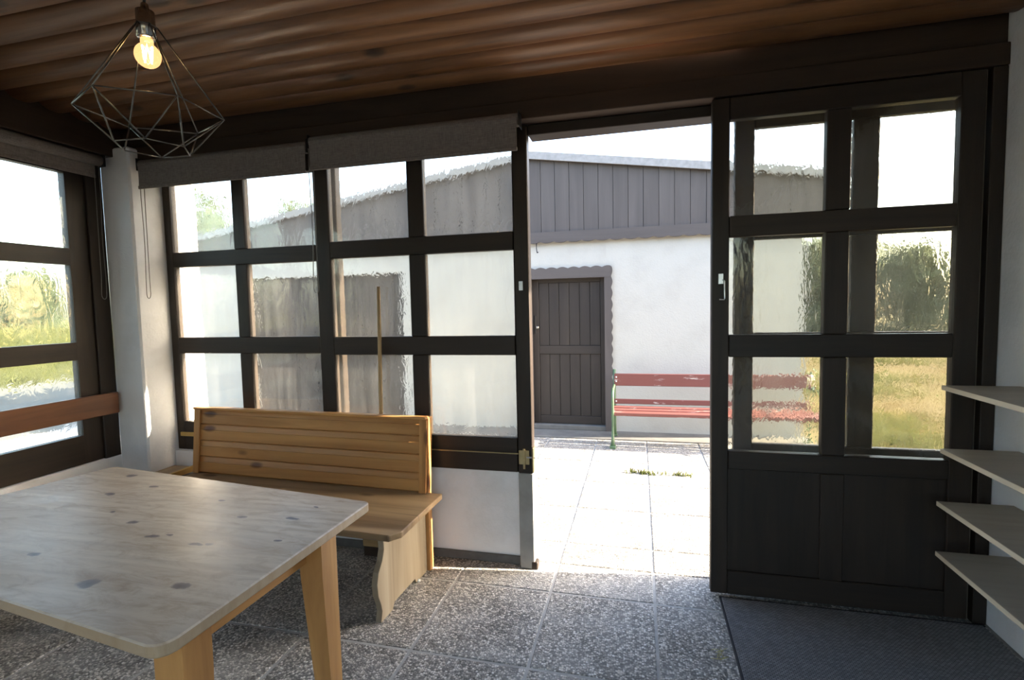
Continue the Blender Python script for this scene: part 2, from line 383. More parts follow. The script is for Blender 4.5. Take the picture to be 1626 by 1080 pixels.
# white corner pillar, parapets, right and back walls
struct(box('wall_corner', (XL-0.02, -3.12, -0.14, 0.36, 0.0, 2.56), PLASTER, None, 0.012), 'white plastered corner pillar')
struct(box('wall_front', (-3.118, -0.667, 0.05, 0.20, 0.0, 0.555), PLASTER, None, 0.004), 'white plastered parapet below the front windows')
struct(box('shade_strip_front', (-3.118, -0.667, 0.035, 0.049, 0.0, 0.05), m_plain('wall_foot_shade', (0.12, 0.115, 0.11), 0.9), None), 'dark strip standing in for the shadow at the wall foot')  # shadow along the parapet foot, painted as a dark strip
struct(box('wall_left', (XL-0.14, XL, YB, -0.142, 0.0, 0.575), PLASTER, None, 0.004), 'white plastered parapet below the left windows')
struct(box('wall_left_rear', (XL-0.14, XL, YB, -2.883, 0.576, 2.498), PLASTER, None, 0), 'white plastered left wall behind the windows')
struct(box('wall_right', (XR+0.001, XR+0.16, YB-0.15, 0.06, 0.0, 2.71), PLASTER, None, 0.004), 'white rough-plastered right wall')
wb_ = struct(empty('wall_back'), 'white plastered back wall')
for b in ((XL-0.14, XR, YB-0.15, YB-0.001, 0.0, 0.35), (XL-0.14, XR, YB-0.15, YB-0.001, 2.5, 2.71), (XL-0.14, -1.5, YB-0.15, YB-0.001, 0.35, 2.5), (1.3, XR, YB-0.15, YB-0.001, 0.35, 2.5)):
    box('wall_section', b, PLASTER, wb_, 0)

# glazing ---------------------------------------------------------------
ROWS = [(0.755, 1.226), (1.335, 1.81), (1.91, 2.365)]
def sash(name, u0, u1, cols, w0, w1, zb, zt, label, axis='x', rows=ROWS, glass=GLASS, mat=DARK, panels=None, glass_w=0.35):
    """a glazed unit of stiles, rails, muntins and panes. u runs along the wall, w through it"""
    root = struct(empty(name, (0, 0, 0)), label)
    def B(nm, a0, a1, z0, z1, ww0=w0, ww1=w1, m=mat, bev=0.004, par=root):
        b = (a0, a1, ww0, ww1, z0, z1) if axis == 'x' else (ww0, ww1, a0, a1, z0, z1)
        return box(nm, b, m, par, bev)
    B('stile', u0, cols[0][0], zb, zt); B('stile', cols[-1][1], u1, zb, zt)
    a0, a1 = cols[0][0]+0.0005, cols[-1][1]-0.0005
    edges = [zb] + [z for r in rows for z in r] + [zt]
    e = 0.0
    if panels:
        B('rail', a0, a1, zb, panels[0]); B('rail', a0, a1, panels[1], rows[0][0])
        for (c0, c1) in cols:
            B('panel', c0-0.001, c1+0.001, panels[0], panels[1], w0+0.014, w1-0.010, bev=0.001)
        for (c, n) in zip(cols, cols[1:]): B('muntin', c[1], n[0], panels[0]+0.0005, panels[1]-0.0005)
    else: B('rail', a0, a1, zb, rows[0][0])
    for r, n in zip(rows, rows[1:]): B('rail', a0, a1, r[1], n[0])
    B('rail', a0, a1, rows[-1][1], zt)
    wg = w0 + (w1-w0)*glass_w
    for r in rows:
        for (c, n) in zip(cols, cols[1:]): B('muntin', c[1], n[0], r[0]+0.0005, r[1]-0.0005)
        for (c0, c1) in cols:
            B('pane', c0-0.0005, c1+0.0005, r[0]-0.0005, r[1]+0.0005, min(wg, wg+0.005), max(wg, wg+0.005), glass, 0)
    return root, B
w1, B1 = sash('window_1', -3.118, -1.80, [(-3.06, -2.565), (-2.475, -1.96)], 0.08, 0.135, 0.56, 2.47, 'dark framed window of six wavy panes beside the white pillar', glass=GLASS_OUTER)
B1('bead', -3.08, -1.98, 0.655, 0.682, 0.066, 0.0795, YELLOW, 0.002)
w2, B2 = sash('window_2', -1.905, -0.668, [(-1.805, -1.292), (-1.193, -0.668-0.0)], 0.0, 0.05, 0.56, 2.47, 'dark framed window of six wavy panes left of the doorway')
jamb = B2('jamb', -0.666, -0.582, 0.556, 2.47, 0.0, 0.06, DARK)
B2('jamb_base', -0.666, -0.582, 0.0, 0.5555, 0.0, 0.12, m_plain('weathered_grey_paint', (0.30, 0.29, 0.275), 0.8, scale=9))
B2('curtain_wire', -1.88, -0.66, 0.668, 0.674, -0.014, -0.008, BRASS, 0.001)
# hasp and staple on the jamb, latch eye
hs = B2('hasp', -0.66, -0.60, 0.61, 0.69, -0.008, -0.0005, BRASS, 0.001)
B2('hasp_strap', -0.635, -0.622, 0.585, 0.70, -0.014, -0.009, BRASS, 0.001)
B2('hasp_pin', -0.615, -0.565, 0.650, 0.658, -0.018, -0.010, METAL, 0.001)
B2('hasp_plate', -0.580, -0.572, 0.57, 0.71, -0.03, 0.02, BRASS, 0.001)
B2('latch_plate', -0.640, -0.618, 1.585, 1.635, -0.006, -0.0005, METAL, 0.001)
w2c = box('foot_block', (-0.60, -0.565, -0.003, 0.05, 0.0, 0.045), DARK, w2, 0.004)
w4, B4 = sash('window_3', 0.478, 1.68, [(0.571, 1.012), (1.123, 1.555)], 0.10, 0.138, 0.0, 2.474, 'fixed dark framed window behind the sliding door leaf', panels=(0.14, 0.665), glass=GLASS_LEAF)
dl, BD = sash('door_1', 0.347, 1.452, [(0.427, 0.843), (0.943, 1.362)], -0.072, -0.022, 0.018, 2.468, 'dark sliding door leaf with six wavy panes and two lower panels', panels=(0.14, 0.665), glass_w=0.5, glass=GLASS_LEAF)
# hook latch on the leaf
lp = BD('hook_plate', 0.378, 0.400, 1.585, 1.635, -0.078, -0.0725, METAL, 0.001)
tube('hook', [(0.397, -0.082, 1.605), (0.403, -0.090, 1.600), (0.404, -0.090, 1.545), (0.405, -0.090, 1.515), (0.402, -0.092, 1.508), (0.380, -0.094, 1.510)], 0.0028, METAL, dl)
struct(box('trim_5', (1.475, XR-0.001, -0.07, 0.09, 0.0, 2.474), DARK, None), 'dark frame post against the right wall')
struct(box('trim_6', (1.455, 1.467, -0.05, 0.06, 0.0, 2.474), m_plain('gap_light_strip', (0.12, 0.10, 0.08), 0.5), None), 'thin pale strip standing in for the light line of the gap beside the frame post')  # light line of the gap by the post, painted as a paler strip
struct(box('trim_7', (XL-0.09, XL-0.005, -0.2425, -0.1405, 0.0, 2.498), DARK, None), 'dark post between left window and pillar')
# left wall glazing: three units
for k, (a, b) in enumerate(((-1.56, -0.243), (-2.88, -1.562))):
    sash('window_%d' % (k+4), a, b, [(a+0.10, a+0.61), (a+0.705, b-0.113)], XL-0.02, XL-0.07, 0.577, 2.498, 'dark framed left window of six wavy panes, %s the pillar' % ('next to', 'second from', 'third from')[k], axis='y')
sash('window_6', -1.5, 1.3, [(-1.42, -0.13), (-0.07, 1.22)], YB-0.10, YB-0.05, 0.35, 2.5, 'assumed back window out of view, added for fill light', rows=[(0.43, 2.42)], glass=GLASS_CLEAR)  # unseen window behind the camera, added to light the surfaces facing it

# ------------------------------------------------------------------ roller blinds
def blind(name, x0, x1, y, ztop, zbot, label, axis='x', chain_at=None, chain_bot=1.6, side=-1):
    """roller with hanging cloth; built along local x, then turned for the left wall"""
    L = x1-x0; root = empty(name)
    if axis == 'x': root.location = (x0, y, zbot)
    else: root.location = (y, x1, zbot); root.rotation_euler = (0, 0, -math.pi/2)   # local x -> -Y
    h = ztop-zbot; r = 0.034
    seg = 18
    roll = tube('roller', [(0.006, 0.012, h-r), (L-0.006, 0.012, h-r)], r, FABRIC, root, seg=20)
    # cloth: drops from the front of the roller to the bottom bar
    n = 10; vs_, fs = [], []
    for s in (0, 0.0022):
        for i in range(n+1):
            for xx in (0.012, L-0.012):
                z = (h-r)*(1-i/n); yy = 0.012-r-0.001 + 0.004*math.sin(i/n*3.0)
                vs_.append((xx, yy-s, z))
    N = 2*(n+1)
    for i in range(n):
        a = 2*i; fs.append((a, a+1, a+3, a+2)); fs.append((N+a, N+a+2, N+a+3, N+a+1))
        fs.append((a, a+2, N+a+2, N+a)); fs.append((a+1, N+a+1, N+a+3, a+3))
    fs.append((0, N, N+1, 1)); fs.append((2*n, 2*n+1, N+2*n+1, N+2*n))
    mesh_obj('cloth', vs_, fs, FABRIC, root)
    box('bottom_bar', (0.010, L-0.010, 0.012-r-0.006, 0.012-r+0.004, -0.006, 0.014), FABRIC, root, 0.002)
    for xx in (0.0, L-0.005): box('bracket', (xx, xx+0.005, -0.025, 0.055, h-2*r-0.004, h+0.004), BLACKMETAL, root, 0.001)
    if chain_at is not None:
        zb2 = chain_bot-zbot
        pts = [(chain_at-0.014, 0.0, h-0.03)]
        for i in range(1, 8): pts.append((chain_at-0.014-0.004*math.sin(i), 0.0-0.001*i, h-0.03+(zb2+0.035-h+0.03)*i/8))
        for i in range(9):
            a = math.pi+math.pi*i/8; pts.append((chain_at+0.016*math.cos(a), -0.010, zb2+0.03+0.03*math.sin(a)))
        for i in range(7, -1, -1): pts.append((chain_at+0.012, -0.001*i, h-0.03+(zb2+0.035-h+0.03)*i/8))
        tube('bead_chain', pts, 0.0022, CHAIN, root, seg=6)
    return tag(root, label, 'blind', 'rolled up window blinds')
blind('roller_blind', -3.075, -1.845, -0.105, 2.478, 2.295, 'half rolled grey-brown blind over the window next to the pillar', chain_at=0.016)
blind('roller_blind', -1.825, -0.59, -0.125, 2.492, 2.30, 'grey-brown roller blind over the window beside the open doorway', chain_at=0.008)
blind('roller_blind', -1.56, -0.20, XL+0.06, 2.495, 2.365, 'dark roller blind above the left wall window by the pillar', axis='y', chain_at=0.02)

# ------------------------------------------------------------------ table
TA, TB, TC, TD = Vector((-1.045, -1.885)), Vector((-1.02, -1.0)), Vector((-2.53, -0.815)), Vector((-2.73, -1.675))
TC0 = (TA+TB+TC+TD)/4; TZ = 0.75
def tpix(kx, ky): return kx-TC0.x, ky-TC0.y
TABLE_KNOTS = []
for (x, y, r, s) in [(-1.23, -1.655, .015, 1.8), (-1.50, -1.70, .022, 1.3), (-1.40, -1.44, .009, 2.6), (-1.36, -1.43, .008, 2.0), (-1.60, -1.42, .010, 2.2), (-1.55, -1.40, .008, 2.0), (-1.78, -1.34, .014, 1.8), (-2.16, -1.13, .014, 1.8), (-2.05, -1.02, .012, 1.8), (-2.3, -0.92, .016, 1.7), (-1.22, -1.20, .010, 2.4), (-1.42, -1.22, .009, 2.5), (-1.20, -1.09, .006, 2.0), (-1.86, -1.60, .010, 2.4), (-1.62, -1.10, .008, 2.5), (-1.15, -1.36, .008, 1.5), (-1.95, -1.28, .008, 1.5)]:
    TABLE_KNOTS.append((x-TC0.x, y-TC0.y, r, s))
TABLEWOOD = m_tabletop()
table = tag(empty('dining_table', (TC0.x, TC0.y, 0)), 'large worn pine dining table with knots and tapered legs', 'table')
def rounded_quad(c, rads):
    out = []
    for i in range(4):
        p, a, b = c[i], c[i-1], c[(i+1) % 4]; r = rads[i]
        da, db = (a-p).normalized(), (b-p).normalized()
        s, e_ = p+da*r, p+db*r
        for k in range(4):
            t_ = k/3; out.append(((1-t_)**2*s + 2*t_*(1-t_)*(p*0.7+(s+e_)*0.15) + t_**2*e_))
    return out
quad = rounded_quad([TA-TC0, TB-TC0, TC-TC0, TD-TC0], (0.045, 0.02, 0.03, 0.05))
prism('table_top', [(p.x, p.y) for p in quad], 2, TZ-0.034, TZ, TABLEWOOD, table, bev=0.004)
cs = [TA-TC0, TB-TC0, TC-TC0, TD-TC0]
ins = []
for i in range(4):
    p, a, b = cs[i], cs[i-1], cs[(i+1) % 4]
    ins.append(p + (a-p).normalized()*(0.235 if False else 0.075) + (b-p).normalized()*0.075)
# the legs on the doorway side stand further in along the long right-hand edge
ins[1] = cs[1] + (cs[0]-cs[1]).normalized()*0.26 + (cs[2]-cs[1]).normalized()*0.055
ins[0] = cs[0] + (cs[1]-cs[0]).normalized()*0.10 + (cs[3]-cs[0]).normalized()*0.055
for i in range(4):
    p = ins[i]; tw, bw = 0.043, 0.027
    inward = -p.normalized()
    sx, sy_ = (1 if p.x > 0 else -1), (1 if p.y > 0 else -1)
    vs_ = []
    for z, w in ((0.0, bw), (TZ-0.15, tw), (TZ-0.0345, tw)):
        ox, oy = sx*(tw-w), sy_*(tw-w)
        for (ax, ay) in ((-1, -1), (1, -1), (1, 1), (-1, 1)): vs_.append((p.x+ox+ax*w, p.y+oy+ay*w, z))
    fs = [(3, 2, 1, 0), (8, 9, 10, 11)]
    for l_ in range(2):
        for k in range(4): fs.append((l_*4+k, l_*4+(k+1) % 4, l_*4+4+(k+1) % 4, l_*4+4+k))
    mesh_obj('leg', vs_, fs, PINE[2], table)
for i in range(4):
    a, b = ins[i], ins[(i+1) % 4]
    d = (b-a).normalized(); nrm = Vector((d.y, -d.x))
    if nrm.dot(a) < 0: nrm = -nrm
    a2, b2 = a + d*0.044 - nrm*0.015, b - d*0.044 - nrm*0.015
    pts = [a2, b2, b2-nrm*0.022, a2-nrm*0.022]
    prism('apron', [(p.x, p.y) for p in pts], 2, TZ-0.105, TZ-0.0345, PINE[0] if abs(d.x) > abs(d.y) else PINE[1], table)

# ------------------------------------------------------------------ bench in front of the window
BR = math.radians(-2.5)
bench = tag(empty('pine_bench', (-1.16, -0.165, 0), BR), 'honey-coloured pine bench with slatted backrest under the front window', 'bench')
SZ = 0.46; BL = 1.67
# seat: outline with clipped front corner
prism('seat', [(0.085, 0.03), (0.10, -0.46), (0.06, -0.515), (-BL-0.0, -0.515), (-BL-0.0, 0.03)], 2, SZ-0.032, SZ, SEATWOOD[0], bench, bev=0.004)
def side_panel(x0):
    pts = [(0.03, 0.0), (0.03, SZ-0.033), (-0.43, SZ-0.033)]
    prof_ = [(-0.425, 0.40), (-0.42, 0.34), (-0.44, 0.29), (-0.475, 0.25), (-0.49, 0.20), (-0.485, 0.14), (-0.465, 0.09), (-0.455, 0.05), (-0.47, 0.0)]
    pts += prof_ + [(-0.36, 0.0), (-0.34, 0.03), (-0.12, 0.03), (-0.10, 0.0)]
    return prism('side_panel', pts, 0, x0, x0+0.032, PINEWORN[2], bench, bev=0.002)
side_panel(-0.055); side_panel(-BL+0.05)
def post(x0):
    # rear upright: vertical below the seat, leaning back above
    pts = [(0.031, 0.0), (0.075, 0.0), (0.075, SZ), (0.117, 0.879), (0.07, 0.879), (0.031, SZ)]
    return prism('back_post', pts, 0, x0, x0+0.042, PINE[2], bench, bev=0.003)
post(-0.045); post(-BL+0.005)
lean = math.atan2(0.045, 0.445)
def back_board(z0, z1, i):
    h = (z1-z0)/2; pf = [(0.012, -h), (0.012, h), (0.006, h), (0.004, h*0.92), (-0.004, h*0.42), (-0.0085, h*0.36), (-0.009, -h+0.010), (-0.001, -h+0.005), (0.006, -h)]
    o = prism('back_board', pf, 0, -(BL-0.055)/2, (BL-0.055)/2, PINE[0], bench)
    zc = (z0+z1)/2
    o.location = (-BL/2-0.02, 0.018+(zc-SZ)*math.tan(lean), zc); o.rotation_euler = (-lean, 0, 0)
    return o
bz = [0.4605, 0.565, 0.668, 0.772, 0.872]
for i in range(4): back_board(bz[i]+0.0003, bz[i+1]-0.0003, i)
# end stiles and cap of the back
for x0 in (-0.045, -BL+0.005):
    o = box('back_stile', (0, 0.045, -0.006, 0.006, -0.205, 0.205), PINE, bench, 0.002)
    o.location = (x0+0.0225, 0.012-0.012+(0.668-SZ)*math.tan(lean), 0.668); o.rotation_euler = (-lean, 0, 0)
o = box('top_rail', (-BL+0.005, -0.003, 0.004, 0.05, 0.8735, 0.889), PINE, bench, 0.004); o.location.y = 0.048
tag_ = lathe('foot_glide', [(0.002, 0.0), (0.011, 0.002), (0.011, 0.008), (0.004, 0.012)], RUBBERPAD, bench, (-0.02, -0.085, 0.0), 10)

# bench along the left wall, mostly behind the table
lb = tag(empty('corner_bench', (-3.0, -1.2, 0)), 'wooden wall bench with reddish backrest rail below the left window', 'bench')
prism('seat', [(-0.325, -1.2), (0.035, -1.2), (0.035, 1.24), (-0.118, 1.24), (-0.118, 1.045), (-0.325, 1.045)], 2, SZ-0.030, SZ-0.004, SEATWOOD[1], lb, bev=0.003)
box('seat_edging', (0.036, 0.056, -1.2, 1.24, SZ-0.034, SZ+0.004), YELLOW, lb, 0.003)
for yy in (-1.05, 0.0, 0.95): box('leg', (-0.30, 0.0, yy-0.016, yy+0.016, 0.0, SZ-0.031), PINEWORN[2], lb)
for yy in (-1.1, -0.3, 0.2): box('back_post', (-0.325, -0.295, yy-0.03, yy+0.03, SZ-0.0035, 0.995), REDWOOD, lb)
box('backrest_rail', (-0.294, -0.268, -1.25, 1.008, 0.868, 1.004), REDWOOD, lb, 0.004)

# broomstick leaning behind the bench
br = tag(empty('broom', (-1.50, -0.02, 0)), 'long bare wooden stick leaning on the window behind the bench', 'broom')
tube('stick', [(0.0, -0.005, 0.10), (0.005, -0.012, 0.7), (0.018, -0.012, 1.30), (0.026, -0.014, 1.63)], [0.012, 0.012, 0.0115, 0.010], STICK[2], br, seg=12)
box('brush_head', (-0.14, 0.14, -0.03, 0.028, 0.06, 0.11), STICK, br, 0.006)
box('bristles', (-0.135, 0.135, -0.026, 0.024, 0.0, 0.06), m_plain('bristle', (0.05, 0.03, 0.02), 0.9), br, 0.004)

# ------------------------------------------------------------------ shelf boards on the right wall
sh = tag(empty('shelf_unit', (1.25, -0.2, 0)), 'pale wood shelves stepping along the right wall', 'shelf')
for (z, dx, y1) in ((1.123, 0.0, -0.02), (0.851, 0.0, -0.025), (0.614, -0.0, -0.01), (0.392, 0.0, -0.013)):
    sb = box('shelf_board', (dx+0.003, XR-1.25-0.001, -1.45, y1, z-0.019, z), LAMINATE[0], sh, 0.001)
    box('edge_band', (dx, dx+0.0025, -1.45, y1, z-0.019, z), LAMEDGE, sh, 0.0)
for yy in (-1.42, -0.75):
    box('upright', (XR-1.25-0.022, XR-1.25-0.001, yy-0.0, yy+0.03, 0.0, 1.30), LAMINATE, sh, 0.002)

# ------------------------------------------------------------------ pendant lamp
LX, LY = -1.172, -1.700
lamp = tag(empty('pendant_lamp', (LX, LY, 0)), 'geometric wire cage pendant lamp with glowing bulb', 'lamp')
tube('cord', [(0, 0, 2.69), (0.002, 0, 2.45), (0, 0, 2.235)], 0.0035, BLACKMETAL, lamp)
lathe('ceiling_rose', [(0.003, -0.03), (0.045, -0.028), (0.05, -0.012), (0.05, 0.0)], BLACKMETAL, lamp, (0, 0, 2.67))
lathe('socket', [(0.004, 2.262), (0.008, 2.258), (0.010, 2.245), (0.020, 2.241), (0.021, 2.178), (0.018, 2.176)][::-1], SOCKET, lamp)
def m_fil():
    t = NT('glowing_filament'); e_ = t.n('ShaderNodeEmission'); e_.inputs[0].default_value = (1.0, 0.75, 0.40, 1); e_.inputs[1].default_value = 40.0
    t.l(e_.outputs[0], t.out.inputs[0]); return t.m
def m_bulbglass():
    t = NT('amber_bulb_glass'); e_ = t.n('ShaderNodeEmission'); e_.inputs[0].default_value = (1.0, 0.52, 0.22, 1); e_.inputs[1].default_value = 0.9
    tr = t.n('ShaderNodeBsdfTransparent'); tr.inputs[0].default_value = (1, 0.85, 0.6, 1); gl = t.n('ShaderNodeBsdfGlossy'); gl.inputs['Roughness'].default_value = 0.05
    a = t.n('ShaderNodeMixShader'); a.inputs[0].default_value = 0.5; t.l(tr.outputs[0], a.inputs[1]); t.l(e_.outputs[0], a.inputs[2])
    b = t.n('ShaderNodeMixShader'); b.inputs[0].default_value = 0.06; t.l(a.outputs[0], b.inputs[1]); t.l(gl.outputs[0], b.inputs[2])
    t.l(b.outputs[0], t.out.inputs[0]); return t.m
bp = [(0.0135, 2.175), (0.014, 2.168)] + [(0.0285*math.sin(a), 2.136+0.0295*math.cos(a)) for a in [0.5+k*(math.pi-0.52)/12 for k in range(13)]]
bulb = lathe('bulb', bp[::-1], m_bulbglass(), lamp)
fil = []
for i in range(9):
    a = 2*math.pi*i/8; fil.append((0.010*math.cos(a), 0.010*math.sin(a), 2.158 if i % 2 else 2.122))
tube('filament', fil, 0.0022, m_fil(), bulb, seg=6)
ringA = [math.radians(37+60*k) for k in range(6)]
V = [Vector((0.158*math.cos(a), 0.158*math.sin(a), 2.0)) for a in ringA]
Bq = [Vector((0.082*math.cos(a+math.radians(30)), 0.082*math.sin(a+math.radians(30)), 1.912)) for a in ringA]
T = [Vector((0.024*math.cos(a), 0.024*math.sin(a), 2.205)) for a in ringA]
def wire(a, b): tube('cage_wire', [a, b], 0.0017, WIRE, lamp, seg=6)
for k in range(6):
    k2 = (k+1) % 6
    wire(V[k], V[k2]); wire(T[k], V[k]); wire(V[k], Bq[k]); wire(V[k2], Bq[k]); wire(Bq[k], Bq[k2]); wire(T[k], T[k2])

# ------------------------------------------------------------------ floor mat and straw
dm = tag(empty('door_mat', (0.385, -0.08, 0)), 'dark grey woven mat on the floor before the sliding door', 'mat')
box('mat_pile', (0.012, 1.12, -1.35, -0.012, 0.0012, 0.011), MAT, dm, 0.003)
for b in ((0.0, 1.13, -0.012, 0.0), (0.0, 0.012, -1.36, -0.0125), (0.0125, 1.13, -1.36, -1.3505)):
    box('mat_border', (b[0], b[1], b[2], b[3], 0.0012, 0.009), m_plain('mat_rubber_edge', (0.03, 0.03, 0.033), 0.7), dm, 0.002)
st = tag(empty('straw_wisp', (0.335, -0.55, 0.0015)), 'wisp of dry straw on the floor beside the mat', 'straw')
STRAW = m_plain('straw', (0.42, 0.38, 0.14), 0.7)
for i in range(9):
    a = random.uniform(0, 3.1); p = Vector((random.uniform(-.02, .02), random.uniform(-.05, .05), 0.003)); d = Vector((math.cos(a), math.sin(a), 0))*random.uniform(.015, .04); c = Vector((-d.y, d.x, 0))*random.uniform(-.6, .6)
    tube('stalk', [p-d, p-d*.3+c*.7+Vector((0, 0, .003)), p+d*.4+c*.6+Vector((0, 0, .004)), p+d], 0.0012, STRAW, st, seg=5)

# ================================================================== outside
YW = 3.25
paving = struct(mesh_obj('paving', [(-7.5, 0.1005, -0.006), (1.13, 0.1005, -0.006), (1.13, YW+0.02, -0.006), (-7.5, YW+0.02, -0.006), (-7.5, 0.1005, -0.15), (1.13, 0.1005, -0.15), (1.13, YW+0.02, -0.15), (-7.5, YW+0.02, -0.15)], [(0, 1, 2, 3), (7, 6, 5, 4), (0, 4, 5, 1), (1, 5, 6, 2), (2, 6, 7, 3), (3, 7, 4, 0)], MORTAR), 'sunlit concrete slab terrace outside')
tiles(paving, -6.0, 1.12, 0.105, YW-0.36, AGG_OUT, 'slab', 2)
struct(box('house_apron', (-6.0, 1.75, YW-0.355, YW+0.05, -0.05, 0.012), CONCRETE, None, 0.004), 'concrete apron along the house')

# the far house
hx0, hx1 = -6.4, 1.70; ax, az = -1.27, 3.23; zr, zl = 2.80, 2.46; zbat = 2.25
house = tag(empty('house', (ax, YW, 0)), 'white rendered shed with dark boarded gable across the terrace', 'building')
def H(x, y=None, z=None): return x-ax
def gable_z(x): return az + (x-ax)*(zr-az)/(hx1-ax) if x > ax else az + (ax-x)*(zl-az)/(ax-hx0)
# wall with door and garage openings, as sections
DX0, DX1, DZ0, DZ1 = -1.245, -0.385, 0.068, 1.84
GX0, GX1, GZ1 = -5.25, -2.93, 1.95
for (a, b, c, d) in ((hx0, GX0, 0, 2.35), (GX0, GX1, GZ1, 2.35), (GX1, DX0-0.02, 0, 2.35), (DX0-0.02, DX1+0.02, DZ1+0.01, 2.35), (DX1+0.02, hx1, 0, 2.35)):
    box('wall', (a-ax, b-ax, 0.0, 0.22, c, d), PLASTER_OUT, house, 0)
box('wall', (hx1-0.22-ax, hx1-ax, 0.2205, 6.0, 0, 2.8), PLASTER_OUT, house, 0)
box('wall', (hx0-ax, hx0+0.22-ax, 0.2205, 6.0, 0, 2.5), PLASTER_OUT, house, 0)
box('doorstep', (DX0-0.05-ax, DX1+0.05-ax, -0.02, 0.21, 0.0125, DZ0-0.002), CONCRETE, house, 0.004)
box('backing', (hx0-ax, hx1-ax, 0.06, 0.2, 2.351, 2.52), ROOF, house, 0)
bw_ = 0.1655; x = hx0; hxo = hx1+0.27
while x < hxo-0.02:
    xa, xb = x+0.0025, min(x+bw_-0.0025, hxo)
    prism('gable_board', [(xa-ax, zbat+0.03), (xb-ax, zbat+0.03), (xb-ax, gable_z(xb)-0.02), (xa-ax, gable_z(xa)-0.02)], 1, -0.045+random.uniform(-.002, .002), -0.022, GREYBOARD[2], house)
    x += bw_
prism('gable_backing', [(hx0-ax, zbat+0.05), (hxo-ax, zbat+0.05), (hxo-ax, gable_z(hxo)-0.03), (0, az-0.03), (hx0-ax, zl-0.03)], 1, -0.021, -0.001, ROOF, house)
# scalloped batten under the boards
def scallop(x0, x1, z_edge, amp, pitch, zt):
    pts = [(x1, zt), (x0, zt)]; n = int((x1-x0)/pitch*8)
    for i in range(n+1):
        xx = x0+(x1-x0)*i/n; ph = ((xx-x0)/pitch) % 1.0
        pts.append((xx, z_edge - amp*math.sqrt(max(0, math.sin(math.pi*ph)))))
    return pts
prism('scalloped_batten', scallop(hx0-ax, hxo-ax, zbat-0.0, 0.028, 0.16, zbat+0.10), 1, -0.068, -0.048, GREYBOARD[0], house)
# roof slabs and rake boards
for (xa, za, xb, zb_) in ((0, az, hxo+0.05-ax, gable_z(hxo+0.05)), (0, az, hx0-0.12-ax, zl-0.02)):
    dx_, dz_ = xb-xa, zb_-za; L_ = math.hypot(dx_, dz_); nx, nz = -dz_/L_, dx_/L_
    if nz < 0: nx, nz = -nx, -nz
    prism('roof', [(xa, za), (xb, zb_), (xb+nx*0.05, zb_+nz*0.05), (xa+nx*0.05, za+nz*0.05)], 1, -0.08, 6.1, ROOF, house)
    prism('rake_board', [(xa, za-0.03), (xb, zb_-0.03), (xb+nx*0.055, zb_+nz*0.055), (xa+nx*0.055, za+nz*0.055)], 1, -0.105, -0.081, RAKE, house)
# plank door with scalloped surround
door = box('door', (DX0-ax, DX1-ax, 0.075, 0.10, DZ0+0.005, DZ1-0.005), BROWNDOOR[2], house, 0.002)
dcx, dcz = (DX0+DX1)/2, (DZ0+DZ1)/2
def DB(nm, a, b, y0, y1, c, d, m=BROWNDOOR, bev=0.003): return box(nm, (a-dcx, b-dcx, y0-0.0875, y1-0.0875, c-dcz, d-dcz), m, door, bev)
st_ = 0.075; zm = 0.965
DB('door_stile', DX0, DX0+st_, 0.045, 0.0745, DZ0+0.005, DZ1-0.005); DB('door_stile', DX1-0.05, DX1, 0.045, 0.0745, DZ0+0.005, DZ1-0.005)
for (c, d) in ((DZ0+0.005, DZ0+0.10), (zm-0.05, zm+0.05), (DZ1-0.075, DZ1-0.005)): DB('door_rail', DX0+st_+0.001, DX1-0.051, 0.045, 0.0745, c, d)
npk = 6; pw = (DX1-0.051-DX0-st_-0.002)/npk
for (c, d) in ((DZ0+0.101, zm-0.051), (zm+0.051, DZ1-0.076)):
    for i in range(npk):
        a = DX0+st_+0.001+i*pw; DB('door_plank', a+0.0025, a+pw-0.0025, 0.056, 0.0745, c, d)
hd = DB('door_handle', DX0+0.045, DX0+0.075, 0.015, 0.0445, 1.225, 1.25, METAL); DB('lock_plate', DX0+0.02, DX0+0.04, 0.035, 0.0445, 1.16, 1.38, BLACKMETAL)
# surround: left, right, top with wavy outer edge
def wavy(n_, L0, L1, base, amp, pitch):
    out = []; k = int((L1-L0)/pitch*8)
    for i in range(k+1):
        s = L0+(L1-L0)*i/k; out.append((s, base+amp*abs(math.sin(math.pi*(s-L0)/pitch))))
    return out
pr = wavy(0, 0.0, 1.93, 0.075, 0.018, 0.13)
prism('door_surround', [(DX1+0.0-ax, 0.0125), (DX1-ax, 1.93)] + [(DX1+w_-ax, max(s, 0.0125)) for (s, w_) in pr[::-1]], 1, -0.03, 0.044, GREYBOARD[2], house)
prism('door_surround', [(DX0-ax, 0.0125), (DX0-ax, 1.93)] + [(DX0-w_-ax, max(s, 0.0125)) for (s, w_) in pr[::-1]], 1, -0.03, 0.044, GREYBOARD[2], house)
pt = wavy(0, DX0-0.075, DX1+0.075, 1.925, 0.018, 0.13)
prism('door_surround', [(DX1+0.075-ax, DZ1-0.03), (DX0-0.075-ax, DZ1-0.03)] + [(s-ax, w_) for (s, w_) in pt], 1, -0.034, 0.044, GREYBOARD[0], house)
# garage gate
gate = box('gate', (GX0-ax, GX1-ax, 0.10, 0.13, 0.013, GZ1), BROWNDOOR[2], house, 0.002)
gcx, gcz = (GX0+GX1)/2, (0.013+GZ1)/2; ng = 14; gw = (GX1-GX0)/ng
for i in range(ng):
    a = GX0+i*gw; box('gate_plank', (a+0.003-gcx, a+gw-0.003-gcx, -0.04, -0.0155, 0.02-gcz, GZ1-0.005-gcz), BROWNDOOR, gate, 0.003)
tube('wire_hook', [(-1.16-ax, -0.06, 2.24), (-1.162-ax, -0.065, 2.17), (-1.155-ax, -0.075, 2.13), (-1.15-ax, -0.09, 2.115), (-1.135-ax, -0.10, 2.12)], 0.006, BLACKMETAL, house, seg=6)

